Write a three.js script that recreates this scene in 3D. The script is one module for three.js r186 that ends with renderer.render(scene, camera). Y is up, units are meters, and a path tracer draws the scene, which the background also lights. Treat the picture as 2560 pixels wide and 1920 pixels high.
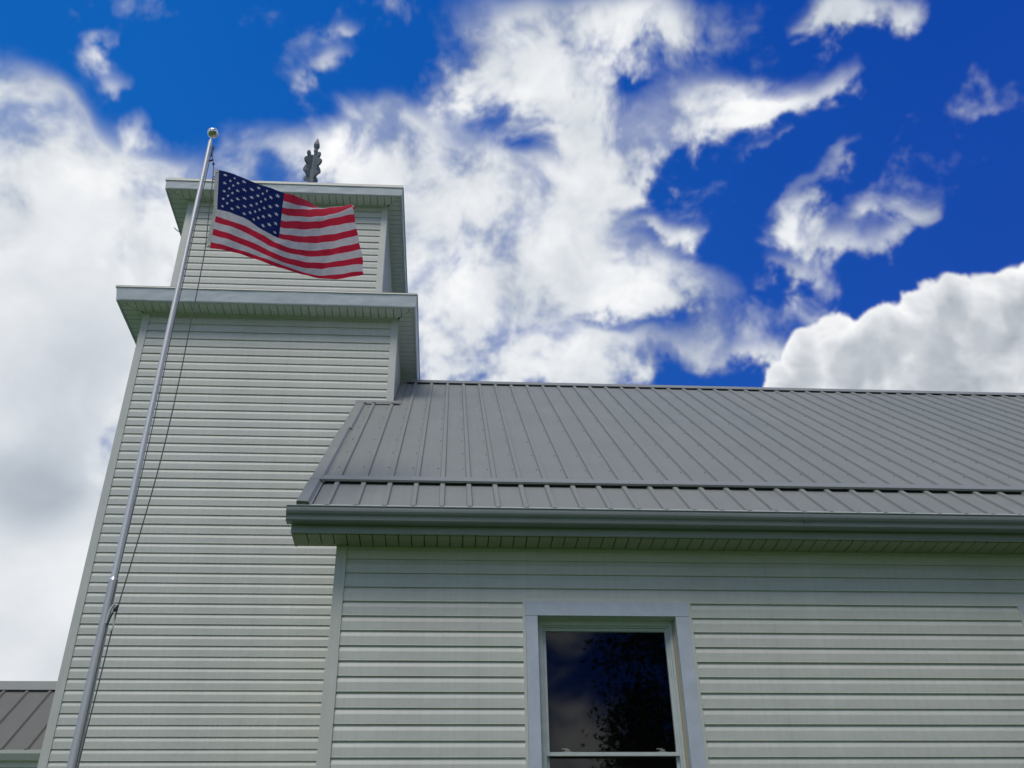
import * as THREE from 'three';
import { mergeGeometries } from 'three/addons/utils/BufferGeometryUtils.js';

// ---------------------------------------------------------------- camera, sky, sun, exposure
const scene = new THREE.Scene();
const camera = new THREE.PerspectiveCamera(42.21, 4 / 3, 0.05, 900);
camera.position.set(0, 1.6, 0);
camera.up.set(-0.0216, 0.8382, 0.545);
camera.lookAt(0.0604, 1.6 + 0.5452, -0.8361);
const renderer = new THREE.WebGLRenderer({ antialias: true });
renderer.toneMapping = THREE.LinearToneMapping;
renderer.toneMappingExposure = 1.0;
renderer.shadowMap.enabled = true;

const SUN_DIRECTION = new THREE.Vector3(-0.17, 0.82, 0.50).normalize();
const sun = new THREE.DirectionalLight(new THREE.Color(1, 0.94, 0.83), 1.5);
sun.position.copy(SUN_DIRECTION).multiplyScalar(60).add(new THREE.Vector3(0, 5, -8));
sun.target.position.set(0, 5, -8);
sun.castShadow = true;
sun.shadow.radius = 42;                       // the sun stands behind a thin cloud: a wide soft source
sun.shadow.mapSize.set(2048, 2048);
Object.assign(sun.shadow.camera, { left: -25, right: 25, top: 25, bottom: -25, near: 1, far: 140 });
scene.add(sun, sun.target);

// small seeded noise ------------------------------------------------
function rng(seed) { let s = seed >>> 0; return () => { s = (s + 0x6D2B79F5) | 0; let t = Math.imul(s ^ (s >>> 15), 1 | s); t = (t + Math.imul(t ^ (t >>> 7), 61 | t)) ^ t; return ((t ^ (t >>> 14)) >>> 0) / 4294967296; }; }
const PERM = new Uint8Array(512), GX = new Float32Array(256), GY = new Float32Array(256);
{ const r = rng(11), p = [...Array(256).keys()];
  for (let i = 255; i > 0; i--) { const j = Math.floor(r() * (i + 1)); [p[i], p[j]] = [p[j], p[i]]; }
  for (let i = 0; i < 512; i++) PERM[i] = p[i & 255];
  for (let i = 0; i < 256; i++) { const a = r() * Math.PI * 2; GX[i] = Math.cos(a); GY[i] = Math.sin(a); } }
function noise2(x, y) {
  const xi = Math.floor(x), yi = Math.floor(y), fx = x - xi, fy = y - yi, X = xi & 255, Y = yi & 255;
  const u = fx * fx * fx * (fx * (fx * 6 - 15) + 10), v = fy * fy * fy * (fy * (fy * 6 - 15) + 10);
  const a = PERM[PERM[X] + Y], b = PERM[PERM[X + 1] + Y], c = PERM[PERM[X] + ((Y + 1) & 255)], d = PERM[PERM[X + 1] + ((Y + 1) & 255)];
  const n0 = GX[a] * fx + GY[a] * fy, n1 = GX[b] * (fx - 1) + GY[b] * fy, n2 = GX[c] * fx + GY[c] * (fy - 1), n3 = GX[d] * (fx - 1) + GY[d] * (fy - 1);
  return 1.5 * (n0 + u * (n1 - n0) + v * (n2 + u * (n3 - n2) - n0 - u * (n1 - n0)));
}
function fbm(x, y, o, gain = 0.5) { let s = 0, a = 0.5, n = 0; for (let i = 0; i < o; i++) { s += a * noise2(x, y); n += a; a *= gain; const t = x * 1.62 - y * 1.18 + 3.1; y = x * 1.18 + y * 1.62 - 1.7; x = t; } return s / n; }
function noise3(x, y, z) {
  const xi = Math.floor(x), yi = Math.floor(y), zi = Math.floor(z), fx = x - xi, fy = y - yi, fz = z - zi, X = xi & 255, Y = yi & 255, Z = zi & 255;
  const u = fx * fx * fx * (fx * (fx * 6 - 15) + 10), v = fy * fy * fy * (fy * (fy * 6 - 15) + 10), w = fz * fz * fz * (fz * (fz * 6 - 15) + 10);
  const A = PERM[X] + Y, B = PERM[X + 1] + Y, a0 = PERM[A] + Z, a1 = PERM[A + 1] + Z, b0 = PERM[B] + Z, b1 = PERM[B + 1] + Z;
  const g = (h, p, q, r) => { h &= 15; const s = h < 8 ? p : q, t = h < 4 ? q : h === 12 || h === 14 ? p : r; return ((h & 1) ? -s : s) + ((h & 2) ? -t : t); };
  const e = fx - 1, f = fy - 1, k = fz - 1;
  const x0 = mix(g(PERM[a0], fx, fy, fz), g(PERM[b0], e, fy, fz), u), x1 = mix(g(PERM[a1], fx, f, fz), g(PERM[b1], e, f, fz), u);
  const x2 = mix(g(PERM[a0 + 1], fx, fy, k), g(PERM[b0 + 1], e, fy, k), u), x3 = mix(g(PERM[a1 + 1], fx, f, k), g(PERM[b1 + 1], e, f, k), u);
  return mix(mix(x0, x1, v), mix(x2, x3, v), w);
}
function fbm3(x, y, z, o, gain) { let s = 0, a = 1, n = 0; for (let i = 0; i < o; i++) { s += a * noise3(x, y, z); n += a; a *= gain; x = x * 2.03 + 11.7; y = y * 2.03 - 5.3; z = z * 2.03 + 7.1; } return s / n; }
const clamp = (v, a = 0, b = 1) => Math.min(b, Math.max(a, v)), mix = (a, b, t) => a + (b - a) * t;
const smooth = (a, b, v) => { const t = clamp((v - a) / (b - a)); return t * t * (3 - 2 * t); };

// the sky: blue air with broken cloud. Each row: azimuth, elevation, half width, half height, turn (degrees), strength
const CLOUDS = [
  [7.78, 52.89, 4.71, 1.91, -7.00, 1.00],
  [16.73, 52.29, 3.63, 1.41, -13.40, 0.85],
  [3.58, 51.08, 3.50, 1.71, -21.94, 0.90],
  [9.77, 48.80, 3.04, 1.49, -6.97, 0.90],
  [21.84, 48.03, 2.88, 1.46, -11.06, 0.95],
  [26.29, 47.05, 2.37, 0.83, -23.88, 0.80],
  [30.53, 46.53, 1.11, 0.73, 10.03, 0.60],
  [18.45, 46.44, 2.67, 1.52, 22.34, 0.90],
  [15.22, 44.94, 2.26, 1.28, 19.97, 0.70],
  [-5.97, 47.31, 2.58, 1.98, 24.31, 0.90],
  [-3.11, 44.46, 4.69, 3.61, 1.78, 1.10],
  [4.17, 43.57, 3.92, 3.38, -2.89, 0.85],
  [0.99, 39.14, 4.50, 4.51, -0.86, 1.10],
  [7.48, 39.04, 4.72, 2.91, -5.04, 0.90],
  [12.33, 39.79, 3.87, 1.44, -7.90, 0.80],
  [0.73, 34.63, 4.79, 2.93, -0.74, 1.15],
  [8.81, 34.47, 6.02, 2.13, -5.74, 0.95],
  [15.71, 37.61, 3.82, 1.44, -14.69, 0.90],
  [16.03, 33.60, 3.06, 1.18, -8.71, 0.60],
  [15.35, 41.58, 1.54, 0.77, -9.20, 0.70],
  [17.90, 40.54, 1.27, 0.57, -10.62, 0.75],
  [20.10, 33.74, 2.01, 0.57, 14.90, 0.50],
  [11.60, 36.41, 3.64, 0.58, -11.84, -0.45],
  [5.73, 46.09, 1.04, 1.02, -2.68, -0.40],
  [15.43, 49.05, 1.00, 0.49, -10.15, -0.30],
  [13.56, 50.59, 2.24, 1.45, -9.67, 0.55],
  [12.89, 46.44, 2.79, 1.76, -8.84, 0.70],
  [9.24, 43.65, 2.85, 2.33, -5.90, 0.70],
  [18.55, 35.41, 3.02, 1.30, -10.59, 0.60],
  [-31.79, 43.43, 1.81, 1.80, 24.48, 0.95],
  [-29.23, 42.42, 2.57, 1.65, -0.26, 0.90],
  [-29.13, 38.46, 4.93, 3.06, 19.02, 1.60],
  [-24.36, 39.02, 4.22, 2.91, 16.00, 1.00],
  [-24.85, 33.33, 6.08, 4.86, 13.74, 2.20],
  [-24.03, 26.02, 6.92, 6.63, 10.36, 2.60],
  [-21.93, 17.99, 5.83, 5.18, 6.54, 2.60],
  [-27.29, 19.49, 5.45, 6.58, 9.39, 2.40],
  [-30.12, 28.29, 5.54, 5.75, 15.16, 2.00],
  [-22.17, 41.82, 2.85, 1.46, 15.86, 0.60],
  [-13.30, 45.24, 3.78, 1.24, 9.62, 0.50],
  [-16.53, 41.43, 5.02, 2.51, 10.72, 0.60],
  [-23.32, 44.31, 1.09, 0.64, 47.80, 0.50],
  [-26.76, 47.59, 1.05, 0.65, 41.65, 0.60],
  [-25.60, 46.00, 1.13, 0.69, 20.68, 0.50],
  [-11.20, 50.17, 1.46, 0.80, 38.35, 0.70],
  [-10.03, 52.15, 0.86, 0.42, 9.74, 0.45],
  [29.40, 49.89, 1.38, 1.15, -21.71, 0.95],
  [32.39, 49.60, 2.01, 1.02, -24.52, 0.90],
  [36.37, 48.64, 1.30, 0.78, -27.14, 0.70],
  [39.05, 44.50, 1.80, 0.46, -57.14, 0.30],
  [40.08, 42.56, 1.37, 0.53, -38.28, 0.30],
  [28.37, 42.10, 1.15, 0.70, 18.59, 0.80],
  [25.67, 40.83, 1.43, 0.85, 30.97, 0.80],
  [24.36, 39.68, 1.10, 0.91, -14.75, 0.70],
  [26.53, 38.32, 2.59, 0.95, -11.23, 0.80],
  [29.09, 39.93, 0.93, 0.54, 24.44, 0.40],
  [31.44, 39.07, 1.08, 0.55, -59.48, 0.45],
  [30.89, 37.93, 0.96, 0.54, 24.24, 0.50],
  [23.19, 44.58, 0.69, 0.54, -15.00, 0.45],
  [25.31, 44.62, 0.82, 0.55, 14.35, 0.50],
  [23.26, 37.36, 1.11, 0.82, -13.37, 0.60],
  [26.71, 35.76, 1.24, 1.26, -15.18, 0.60],
  [24.96, 37.22, 1.21, 0.46, -14.48, 0.40],
];
const CUMULUS = [
  [22.91, 30.80, 1.71, 2.43, -11.45, 1.00],
  [23.77, 31.96, 1.58, 2.04, -12.26, 1.00],
  [26.20, 31.77, 2.35, 2.47, -13.86, 1.00],
  [28.16, 31.62, 2.53, 2.30, -15.04, 1.00],
  [30.04, 32.22, 1.59, 1.86, -16.13, 1.00],
  [31.18, 31.44, 2.65, 3.31, -16.85, 1.00],
  [33.05, 32.74, 1.53, 1.99, -18.26, 1.00],
  [34.36, 31.24, 2.33, 2.84, -18.67, 1.00],
  [36.25, 32.08, 1.15, 2.42, -19.95, 1.00],
  [37.33, 32.50, 1.24, 1.93, -20.93, 1.00],
  [38.60, 30.85, 2.38, 3.72, -21.29, 1.00],
  [31.14, 27.89, 8.23, 4.37, -16.73, 1.00],
];
const CLOUD_BASES = [
  [-24.77, 25.14, 5.88, 3.10, 23.93, 0.52],
  [-22.87, 31.24, 3.25, 2.70, 12.69, 0.22],
  [34.79, 30.24, 3.17, 1.65, 3.47, 0.28],
  [-27.57, 34.15, 2.65, 1.91, 17.06, 0.15],
  [-21.05, 16.26, 3.98, 1.58, 5.84, 0.12],
];
const RAD = Math.PI / 180;
const ready = (rows) => rows.map(([az, el, ra, re, turn, amp]) => ({ az, el, k: Math.cos(el * RAD), c: Math.cos(turn * RAD), s: Math.sin(turn * RAD), ia: 1 / ra, ie: 1 / re, amp }));
const cloudSpots = ready(CLOUDS), cumulusSpots = ready(CUMULUS), baseSpots = ready(CLOUD_BASES);
function spot(b, az, el) { const x = (az - b.az) * b.k, y = el - b.el, p = (x * b.c + y * b.s) * b.ia, r = (-x * b.s + y * b.c) * b.ie; return p * p + r * r; }
function makeSky() {
  const W = 4096, H = 2048, data = new Float32Array(W * H * 4);
  for (let j = 0; j < H; j++) {
    const el = ((j + 0.5) / H - 0.5) * 180;
    if (el <= -1) { for (let i = 0, o = j * W * 4; i < W; i++, o += 4) { data[o] = 0.16; data[o + 1] = 0.19; data[o + 2] = 0.2; data[o + 3] = 1; } continue; }
    const ce = Math.cos(el * RAD), se = Math.max(Math.sin(el * RAD), 0.0);
    for (let i = 0; i < W; i++) {
      const phi = ((i + 0.5) / W - 0.5) * Math.PI * 2, dx = Math.cos(phi) * ce, dz = Math.sin(phi) * ce;
      const az = Math.atan2(dx, -dz) / RAD, o = (j * W + i) * 4;
      // slow warp, then fine structure, on the sphere of directions
      const wx = fbm3(dx * 7 + 3, se * 7, dz * 7, 3, 0.5), wy = fbm3(dx * 7 - 9, se * 7 + 4, dz * 7 + 21, 3, 0.5);
      const X = dx * 11 + wx * 0.5, Y = se * 11 * 1.15 + wy * 0.5, Z = dz * 11;
      const n = fbm3(X, Y, Z, 7, 0.58), relief = fbm3(X * 0.9 + 0.06, Y * 0.9 + 0.2, Z * 0.9 + 31, 7, 0.57);
      // cover: the clouds of this part of the sky, and alike broken cloud all round
      const near = smooth(62, 46, Math.abs(az - 4)) * smooth(68, 58, el);
      let cover = 0, crisp = 9, grey = 0, puff = 0;
      if (near > 0) {
        const jx = az + wx * 2.4 + relief * 4.6, jy = el + wy * 2.0 + n * 3.6;
        for (const b of cloudSpots) { const d = spot(b, jx, jy); if (d < 6) cover += b.amp * Math.exp(-d * 0.95); }
        for (const b of baseSpots) { const d = spot(b, az + wx * 4, el + wy * 4); if (d < 8) grey += b.amp * Math.exp(-d); }
        puff = Math.abs(noise3(X * 1.3, Y * 1.3, Z * 1.3)) + 0.55 * Math.abs(noise3(X * 3.1, Y * 3.1, Z * 3.1)) + 0.3 * Math.abs(noise3(X * 7, Y * 7, Z * 7)) + 0.15 * Math.abs(noise3(X * 15, Y * 15, Z * 15));
        for (const b of cumulusSpots) { const d = Math.sqrt(spot(b, az, el)); if (d < crisp) crisp = d; }
        crisp = crisp - 0.1 + 0.42 * (0.42 - puff);
        cover = Math.min(cover, 1.0) + 0.25 * clamp(cover - 1.0, 0, 1) + clamp((cover - 2.4) * 0.7, 0, 0.8);
      }
      const wide = fbm3(dx * 3.4 + 11.9, se * 3.4, dz * 3.4 - 4, 3, 0.5), far = smooth(-0.30, 0.24, wide) * 1.15;
      cover = mix(far, cover, near); grey = mix(0.2 * smooth(0.1, 0.5, wide), grey, near);
      const dens = cover - 0.42 + n * 1.7, low = smooth(9, 1, el);
      let a = smooth(-0.20, 0.76, dens);
      a = Math.max(a, 0.9 * low, 0.50 * smooth(0.25, 1.0, cover + n * 0.9), smooth(1.3, 1.7, cover));
      const calm = 1 - 0.62 * smooth(1.25, 1.8, cover);
      // light of the cloud: white where dense, soft grey relief, greyer bases
      const light = 0.60 + 0.24 * smooth(0.0, 0.9, dens) + calm * (0.44 * relief + 0.12 * n) - grey * 0.55, blueing = clamp((1.0 - light) / 0.5);
      let cr = light * (1 - 0.16 * blueing), cg = light * (1 - 0.06 * blueing), cb = light * (1 + 0.07 * blueing);
      if (crisp < 1.2) {
        const k = smooth(1.06, 0.93, crisp) * near, inner = clamp((1 - crisp) * 1.3);
        const l2 = 0.95 - 0.36 * inner + 0.34 * relief + 0.16 * (0.45 - puff) - grey * 0.4, b2 = clamp((1.0 - l2) / 0.5);
        cr = mix(cr, l2 * (1 - 0.12 * b2), k); cg = mix(cg, l2 * (1 - 0.05 * b2), k); cb = mix(cb, l2 * (1 + 0.05 * b2), k); a = mix(a, 1, k);
      }
      const side = smooth(-40, 45, az), up = smooth(10, 60, el);
      const br = 0.004 + 0.012 * (1 - up), bg = mix(0.125, 0.062, side) * mix(1.25, 0.92, up), bb = mix(0.50, 0.39, side) * mix(1.12, 0.95, up);
      data[o] = mix(br, Math.max(cr, 0.16), a); data[o + 1] = mix(bg, Math.max(cg, 0.18), a); data[o + 2] = mix(bb, Math.max(cb, 0.22), a); data[o + 3] = 1;
    }
  }
  const t = new THREE.DataTexture(data, W, H, THREE.RGBAFormat, THREE.FloatType);
  t.mapping = THREE.EquirectangularReflectionMapping; t.magFilter = THREE.LinearFilter; t.minFilter = THREE.LinearFilter; t.needsUpdate = true;
  return t;
}
const sky = makeSky();
scene.background = sky;
scene.environment = sky;

// ---------------------------------------------------------------- helpers
const taken = new Map();
function numbered(n) { const k = (taken.get(n) ?? -1) + 1; taken.set(n, k); return k ? `${n}_${String(k).padStart(3, '0')}` : n; }
function thing(name, label, category, group) { const g = new THREE.Group(); g.name = numbered(name); g.userData = { label, category }; if (group) g.userData.group = group; scene.add(g); return g; }
function put(name, geometry, material, parent, label) {
  const m = new THREE.Mesh(geometry, material); m.name = name; m.castShadow = m.receiveShadow = true; parent.add(m);
  if (label) m.userData.label = label;
  return m;
}
// polygons -> geometry with flat faces and texture coordinates in metres
function faces(list) {
  const pos = [], nor = [], uv = [], a = new THREE.Vector3(), b = new THREE.Vector3(), n = new THREE.Vector3();
  for (const f of list) {
    n.set(0, 0, 0);
    for (let i = 0; i < f.length; i++) { a.fromArray(f[i]); b.fromArray(f[(i + 1) % f.length]); n.x += (a.y - b.y) * (a.z + b.z); n.y += (a.z - b.z) * (a.x + b.x); n.z += (a.x - b.x) * (a.y + b.y); }
    n.normalize(); const ax = Math.abs(n.x), ay = Math.abs(n.y), az = Math.abs(n.z);
    const at = (p) => (ax >= ay && ax >= az ? [p[2], p[1]] : ay >= az ? [p[0], p[2]] : [p[0], p[1]]);
    for (let i = 1; i < f.length - 1; i++) for (const p of [f[0], f[i], f[i + 1]]) { pos.push(...p); nor.push(n.x, n.y, n.z); uv.push(...at(p)); }
  }
  const g = new THREE.BufferGeometry();
  g.setAttribute('position', new THREE.Float32BufferAttribute(pos, 3)); g.setAttribute('normal', new THREE.Float32BufferAttribute(nor, 3)); g.setAttribute('uv', new THREE.Float32BufferAttribute(uv, 2));
  return g;
}
// closed prism between two rings of equal length (ring a first, counter-clockwise seen from outside end a)
function prismFaces(A, B) { const l = [A.slice().reverse(), B.slice()]; for (let i = 0; i < A.length; i++) { const j = (i + 1) % A.length; l.push([A[i], A[j], B[j], B[i]]); } return l; }
const area2 = (p) => p.reduce((s, [x, y], i) => { const [u, v] = p[(i + 1) % p.length]; return s + x * v - u * y; }, 0);
function alongX(profileZY, x0, x1) { const p = area2(profileZY) > 0 ? profileZY : profileZY.slice().reverse(); return faces(prismFaces(p.map(([z, y]) => [x1, y, z]), p.map(([z, y]) => [x0, y, z]))); }   // profile in (z, y)
function alongZ(profileXY, z0, z1) { const p = area2(profileXY) > 0 ? profileXY : profileXY.slice().reverse(); return faces(prismFaces(p.map(([x, y]) => [x, y, Math.min(z0, z1)]), p.map(([x, y]) => [x, y, Math.max(z0, z1)]))); }
function box(x0, x1, y0, y1, z0, z1) { return alongZ([[x0, y0], [x1, y0], [x1, y1], [x0, y1]], z0, z1); }
function soft(x0, x1, y0, y1, z0, z1, r = 0.004) { return alongZ([[x0 + r, y0], [x1 - r, y0], [x1, y0 + r], [x1, y1 - r], [x1 - r, y1], [x0 + r, y1], [x0, y1 - r], [x0, y0 + r]], z0, z1); }
const merged = (l) => mergeGeometries(l.map((g) => (g.index ? g.toNonIndexed() : g)));
function tube(points, r, seg = 40, sides = 8) { return new THREE.TubeGeometry(new THREE.CatmullRomCurve3(points.map((p) => new THREE.Vector3(...p))), seg, r, sides); }

// ---------------------------------------------------------------- materials
function speckle(size, fn, colour = true) {
  const d = new Uint8Array(size * size * 4);
  for (let y = 0; y < size; y++) for (let x = 0; x < size; x++) { const c = fn(x / size, y / size), o = (y * size + x) * 4; d[o] = clamp(c[0]) * 255; d[o + 1] = clamp(c[1]) * 255; d[o + 2] = clamp(c[2]) * 255; d[o + 3] = 255; }
  const t = new THREE.DataTexture(d, size, size); t.wrapS = t.wrapT = THREE.RepeatWrapping; t.magFilter = THREE.LinearFilter; t.minFilter = THREE.LinearMipmapLinearFilter; t.generateMipmaps = true;
  if (colour) t.colorSpace = THREE.SRGBColorSpace; t.needsUpdate = true; return t;
}
// tileable noise: blend of shifted copies
function tile(f, x, y) { const a = f(x, y), b = f(x - 1, y), c = f(x, y - 1), d = f(x - 1, y - 1); return mix(mix(a, b, x), mix(c, d, x), y); }
const scaled = (t, sx, sy) => { const c = t.clone(); c.repeat.set(sx, sy); c.needsUpdate = true; return c; };
const vinylTone = speckle(512, (x, y) => { const n = tile((u, v) => fbm(u * 5, v * 9, 5), x, y), s = tile((u, v) => fbm(u * 60, v * 5, 3), x, y), d = tile((u, v) => fbm(u * 34 + 7, v * 20, 3), x, y); const t = 0.955 + n * 0.06 + s * 0.035 - 0.06 * smooth(0.38, 0.6, d); return [t, t * 0.998, t * 0.99]; });
const grain = speckle(512, (x, y) => { const n = tile((u, v) => fbm(u * 6, v * 70, 4), x, y); const t = 0.5 + n * 0.5; return [t, t, t]; }, false);
const dents = speckle(512, (x, y) => { const n = tile((u, v) => fbm(u * 5, v * 5, 3), x, y), m = tile((u, v) => fbm(u * 60, v * 60, 2), x, y); const t = 0.5 + n * 0.55 + m * 0.015; return [t, t, t]; }, false);
const roofTone = speckle(512, (x, y) => { const n = tile((u, v) => fbm(u * 7, v * 7, 5), x, y), s = tile((u, v) => fbm(u * 70, v * 4, 4), x, y), d = tile((u, v) => fbm(u * 45, v * 45 + 3, 2), x, y); const t = 0.955 + n * 0.06 + s * 0.035 - 0.05 * smooth(0.4, 0.62, d); return [t, t, t * 1.0]; });
const metalTone = speckle(256, (x, y) => { const n = tile((u, v) => fbm(u * 6, v * 6, 4), x, y), s = tile((u, v) => fbm(u * 40, v * 40, 3), x, y); const t = 0.95 + n * 0.07 + s * 0.05; return [t, t, t]; });
const std = (o) => new THREE.MeshStandardMaterial(o), rgb = (r, g, b) => new THREE.Color().setRGB(r, g, b);
const vinyl = [0, 1, 2, 3].map((k) => std({ color: rgb(...[[0.655, 0.672, 0.615], [0.665, 0.680, 0.622], [0.645, 0.664, 0.607], [0.658, 0.672, 0.618]][k]), roughness: 0.48, map: scaled(vinylTone, 0.42, 0.8), bumpMap: scaled(grain, 1.6, 1.6), bumpScale: 0.0005 }));
const vinylTrim = std({ color: rgb(0.65, 0.665, 0.61), roughness: 0.42, map: scaled(vinylTone, 0.6, 0.4) });
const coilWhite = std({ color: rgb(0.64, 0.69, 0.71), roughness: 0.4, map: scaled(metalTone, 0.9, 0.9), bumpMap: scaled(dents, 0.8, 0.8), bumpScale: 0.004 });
const casingWhite = std({ color: rgb(0.56, 0.62, 0.70), roughness: 0.34, map: scaled(metalTone, 1.3, 1.3), bumpMap: scaled(dents, 1.2, 1.2), bumpScale: 0.002 });  // bluish: the sky's reflection in white aluminium is put into the colour
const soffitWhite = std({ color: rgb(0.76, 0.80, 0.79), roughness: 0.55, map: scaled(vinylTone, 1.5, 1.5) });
const soffitNave = std({ color: rgb(0.36, 0.37, 0.27), roughness: 0.6, map: scaled(vinylTone, 1.5, 1.5) });  // nave eave soffit, darker and more olive than the tower soffit
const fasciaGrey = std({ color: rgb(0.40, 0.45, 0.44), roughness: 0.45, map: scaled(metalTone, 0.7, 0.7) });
const joint = std({ color: rgb(0.06, 0.062, 0.06), roughness: 0.9 });
const roofPaint = [0, 1, 2].map((k) => std({ color: rgb(...[[0.292, 0.306, 0.280], [0.298, 0.310, 0.283], [0.286, 0.301, 0.276]][k]), roughness: 0.62, map: scaled(roofTone, 0.37, 0.21), bumpMap: scaled(dents, 0.55, 0.3), bumpScale: 0.003 }));
const roofTrim = std({ color: rgb(0.300, 0.314, 0.290), roughness: 0.55, map: scaled(roofTone, 0.5, 0.5), bumpMap: scaled(dents, 0.9, 0.9), bumpScale: 0.004 });
const gutterPaint = std({ color: rgb(0.235, 0.265, 0.26), roughness: 0.38, map: scaled(metalTone, 0.7, 0.7), bumpMap: scaled(dents, 0.6, 0.6), bumpScale: 0.003 });
const screwHead = std({ color: rgb(0.13, 0.135, 0.14), roughness: 0.5 });
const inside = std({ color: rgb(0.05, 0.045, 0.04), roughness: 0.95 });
const sheathing = std({ color: rgb(0.3, 0.31, 0.29), roughness: 0.9 });
const sashWhite = std({ color: rgb(0.60, 0.65, 0.64), roughness: 0.45, map: scaled(metalTone, 2, 2) });
const glass = new THREE.MeshPhysicalMaterial({ color: 0xffffff, transmission: 1, thickness: 0, roughness: 0.02, ior: 1.5, side: THREE.DoubleSide });
const brass = std({ color: rgb(0.55, 0.5, 0.36), roughness: 0.4, metalness: 0.7 });

// ---------------------------------------------------------------- ground
const TAU = Math.PI * 2;
const grassTone = speckle(512, (x, y) => { const n = tile((u, v) => fbm(u * 9, v * 9, 6, 0.6), x, y), s = tile((u, v) => fbm(u * 90, v * 90, 2), x, y); return [0.27 + n * 0.14 + s * 0.1, 0.39 + n * 0.15 + s * 0.12, 0.15 + n * 0.08 + s * 0.06]; });
const ground = put('ground', new THREE.PlaneGeometry(1200, 1200, 1, 1).rotateX(-Math.PI / 2), std({ color: 0xffffff, roughness: 1, map: scaled(grassTone, 300, 300) }), scene);
ground.userData = { kind: 'structure', label: 'mown green lawn around the church' };

// ---------------------------------------------------------------- the church
const E = 0.1198;                                   // height of one siding course
const church = thing('church', 'white vinyl sided church with square stepped tower and grey metal roof', 'church');
// one lapped board: butt at the bottom stands proud, the upper third leans back under the next course
const boardProfile = [[-0.006, 0], [0.0165, 0], [0.0175, 0.0025], [0.0165, 0.006], [0.0165, E * 0.60], [0.0150, E * 0.645], [0.0050, E * 0.90], [0.0015, E + 0.004], [-0.006, E + 0.004]];   // (out, up)
const boardShapes = new Map();
function boardShape(x0, x1) { const k = `${x0.toFixed(3)}_${x1.toFixed(3)}`; if (!boardShapes.has(k)) boardShapes.set(k, alongX(boardProfile, x0, x1)); return boardShapes.get(k); }
const boardPick = rng(77);
// a face of boards: local x runs along the wall, +z points out
function board(parent, x0, x1, y, frame) {
  const m = put('siding_board', boardShape(x0, x1), vinyl[Math.floor(boardPick() * 4)], parent);
  m.position.set(frame.x, y, frame.z); m.rotation.y = frame.turn; m.rotation.x = 0;
  m.position.x += (boardPick() - 0.5) * 0.002 * Math.sin(frame.turn); m.position.z += (boardPick() - 0.5) * 0.002 * Math.cos(frame.turn);
  return m;
}
const frontBoard = (parent, x0, x1, y, z) => board(parent, x0, x1, y, { x: 0, z, turn: 0 });
const rightBoard = (parent, z0, z1, y, x) => board(parent, -z0, -z1, y, { x, z: 0, turn: Math.PI / 2 });      // z0 nearer the viewer
const leftBoard = (parent, z0, z1, y, x) => board(parent, z1, z0, y, { x, z: 0, turn: -Math.PI / 2 });
const INSET = 0.010;

// lower tower
const TX0 = -4.068, TX1 = -0.7456, TZ = -10.785, TB = -13.85, TTOP = 9.64;
const towerWall = put('tower_wall', box(TX0 + 0.014, TX1 - 0.014, 0, TTOP, TB, TZ - 0.014), sheathing, church);
for (let k = -7; k < 74; k++) {
  const y = 8.8685 - k * E; if (y < 0 || y > TTOP - 0.01) continue;
  frontBoard(towerWall, TX0 + 0.05, TX1 - 0.05, y, TZ - INSET);
  leftBoard(towerWall, TZ - 0.05, TB, y, TX0 + INSET);
  if (y > 7.6) rightBoard(towerWall, TZ - 0.05, TB, y, TX1 - INSET);
}
const postShape = (x0, x1, y0, y1, z0, z1) => soft(x0, x1, y0, y1, z0, z1, 0.0001);
put('corner_post', box(TX0 - 0.010, TX0 + 0.080, 0, TTOP, TZ - 0.080, TZ + 0.018), vinylTrim, church);
put('corner_post', box(TX1 - 0.080, TX1 + 0.010, 8.215, TTOP, TZ - 0.080, TZ + 0.018), vinylTrim, church);

// upper tower
const UX0 = -3.92, UX1 = -1.02, UZ = -11.12, UB = -13.5, UTOP = 11.985;
const upperWall = put('upper_tower_wall', box(UX0 + 0.014, UX1 - 0.014, TTOP - 0.2, UTOP, UB, UZ - 0.014), sheathing, church);
for (let k = -2; k < 17; k++) {
  const y = 11.7422 - k * E; if (y > UTOP - 0.01 || y < 10.0) continue;
  frontBoard(upperWall, UX0 + 0.05, UX1 - 0.05, y, UZ - INSET);
  leftBoard(upperWall, UZ - 0.05, UB, y, UX0 + INSET);
  rightBoard(upperWall, UZ - 0.05, UB, y, UX1 - INSET);
}
put('corner_post', box(UX0 - 0.010, UX0 + 0.080, 10.0, UTOP, UZ - 0.080, UZ + 0.018), vinylTrim, church);
put('corner_post', box(UX1 - 0.080, UX1 + 0.010, 10.0, UTOP, UZ - 0.080, UZ + 0.018), vinylTrim, church);
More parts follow.
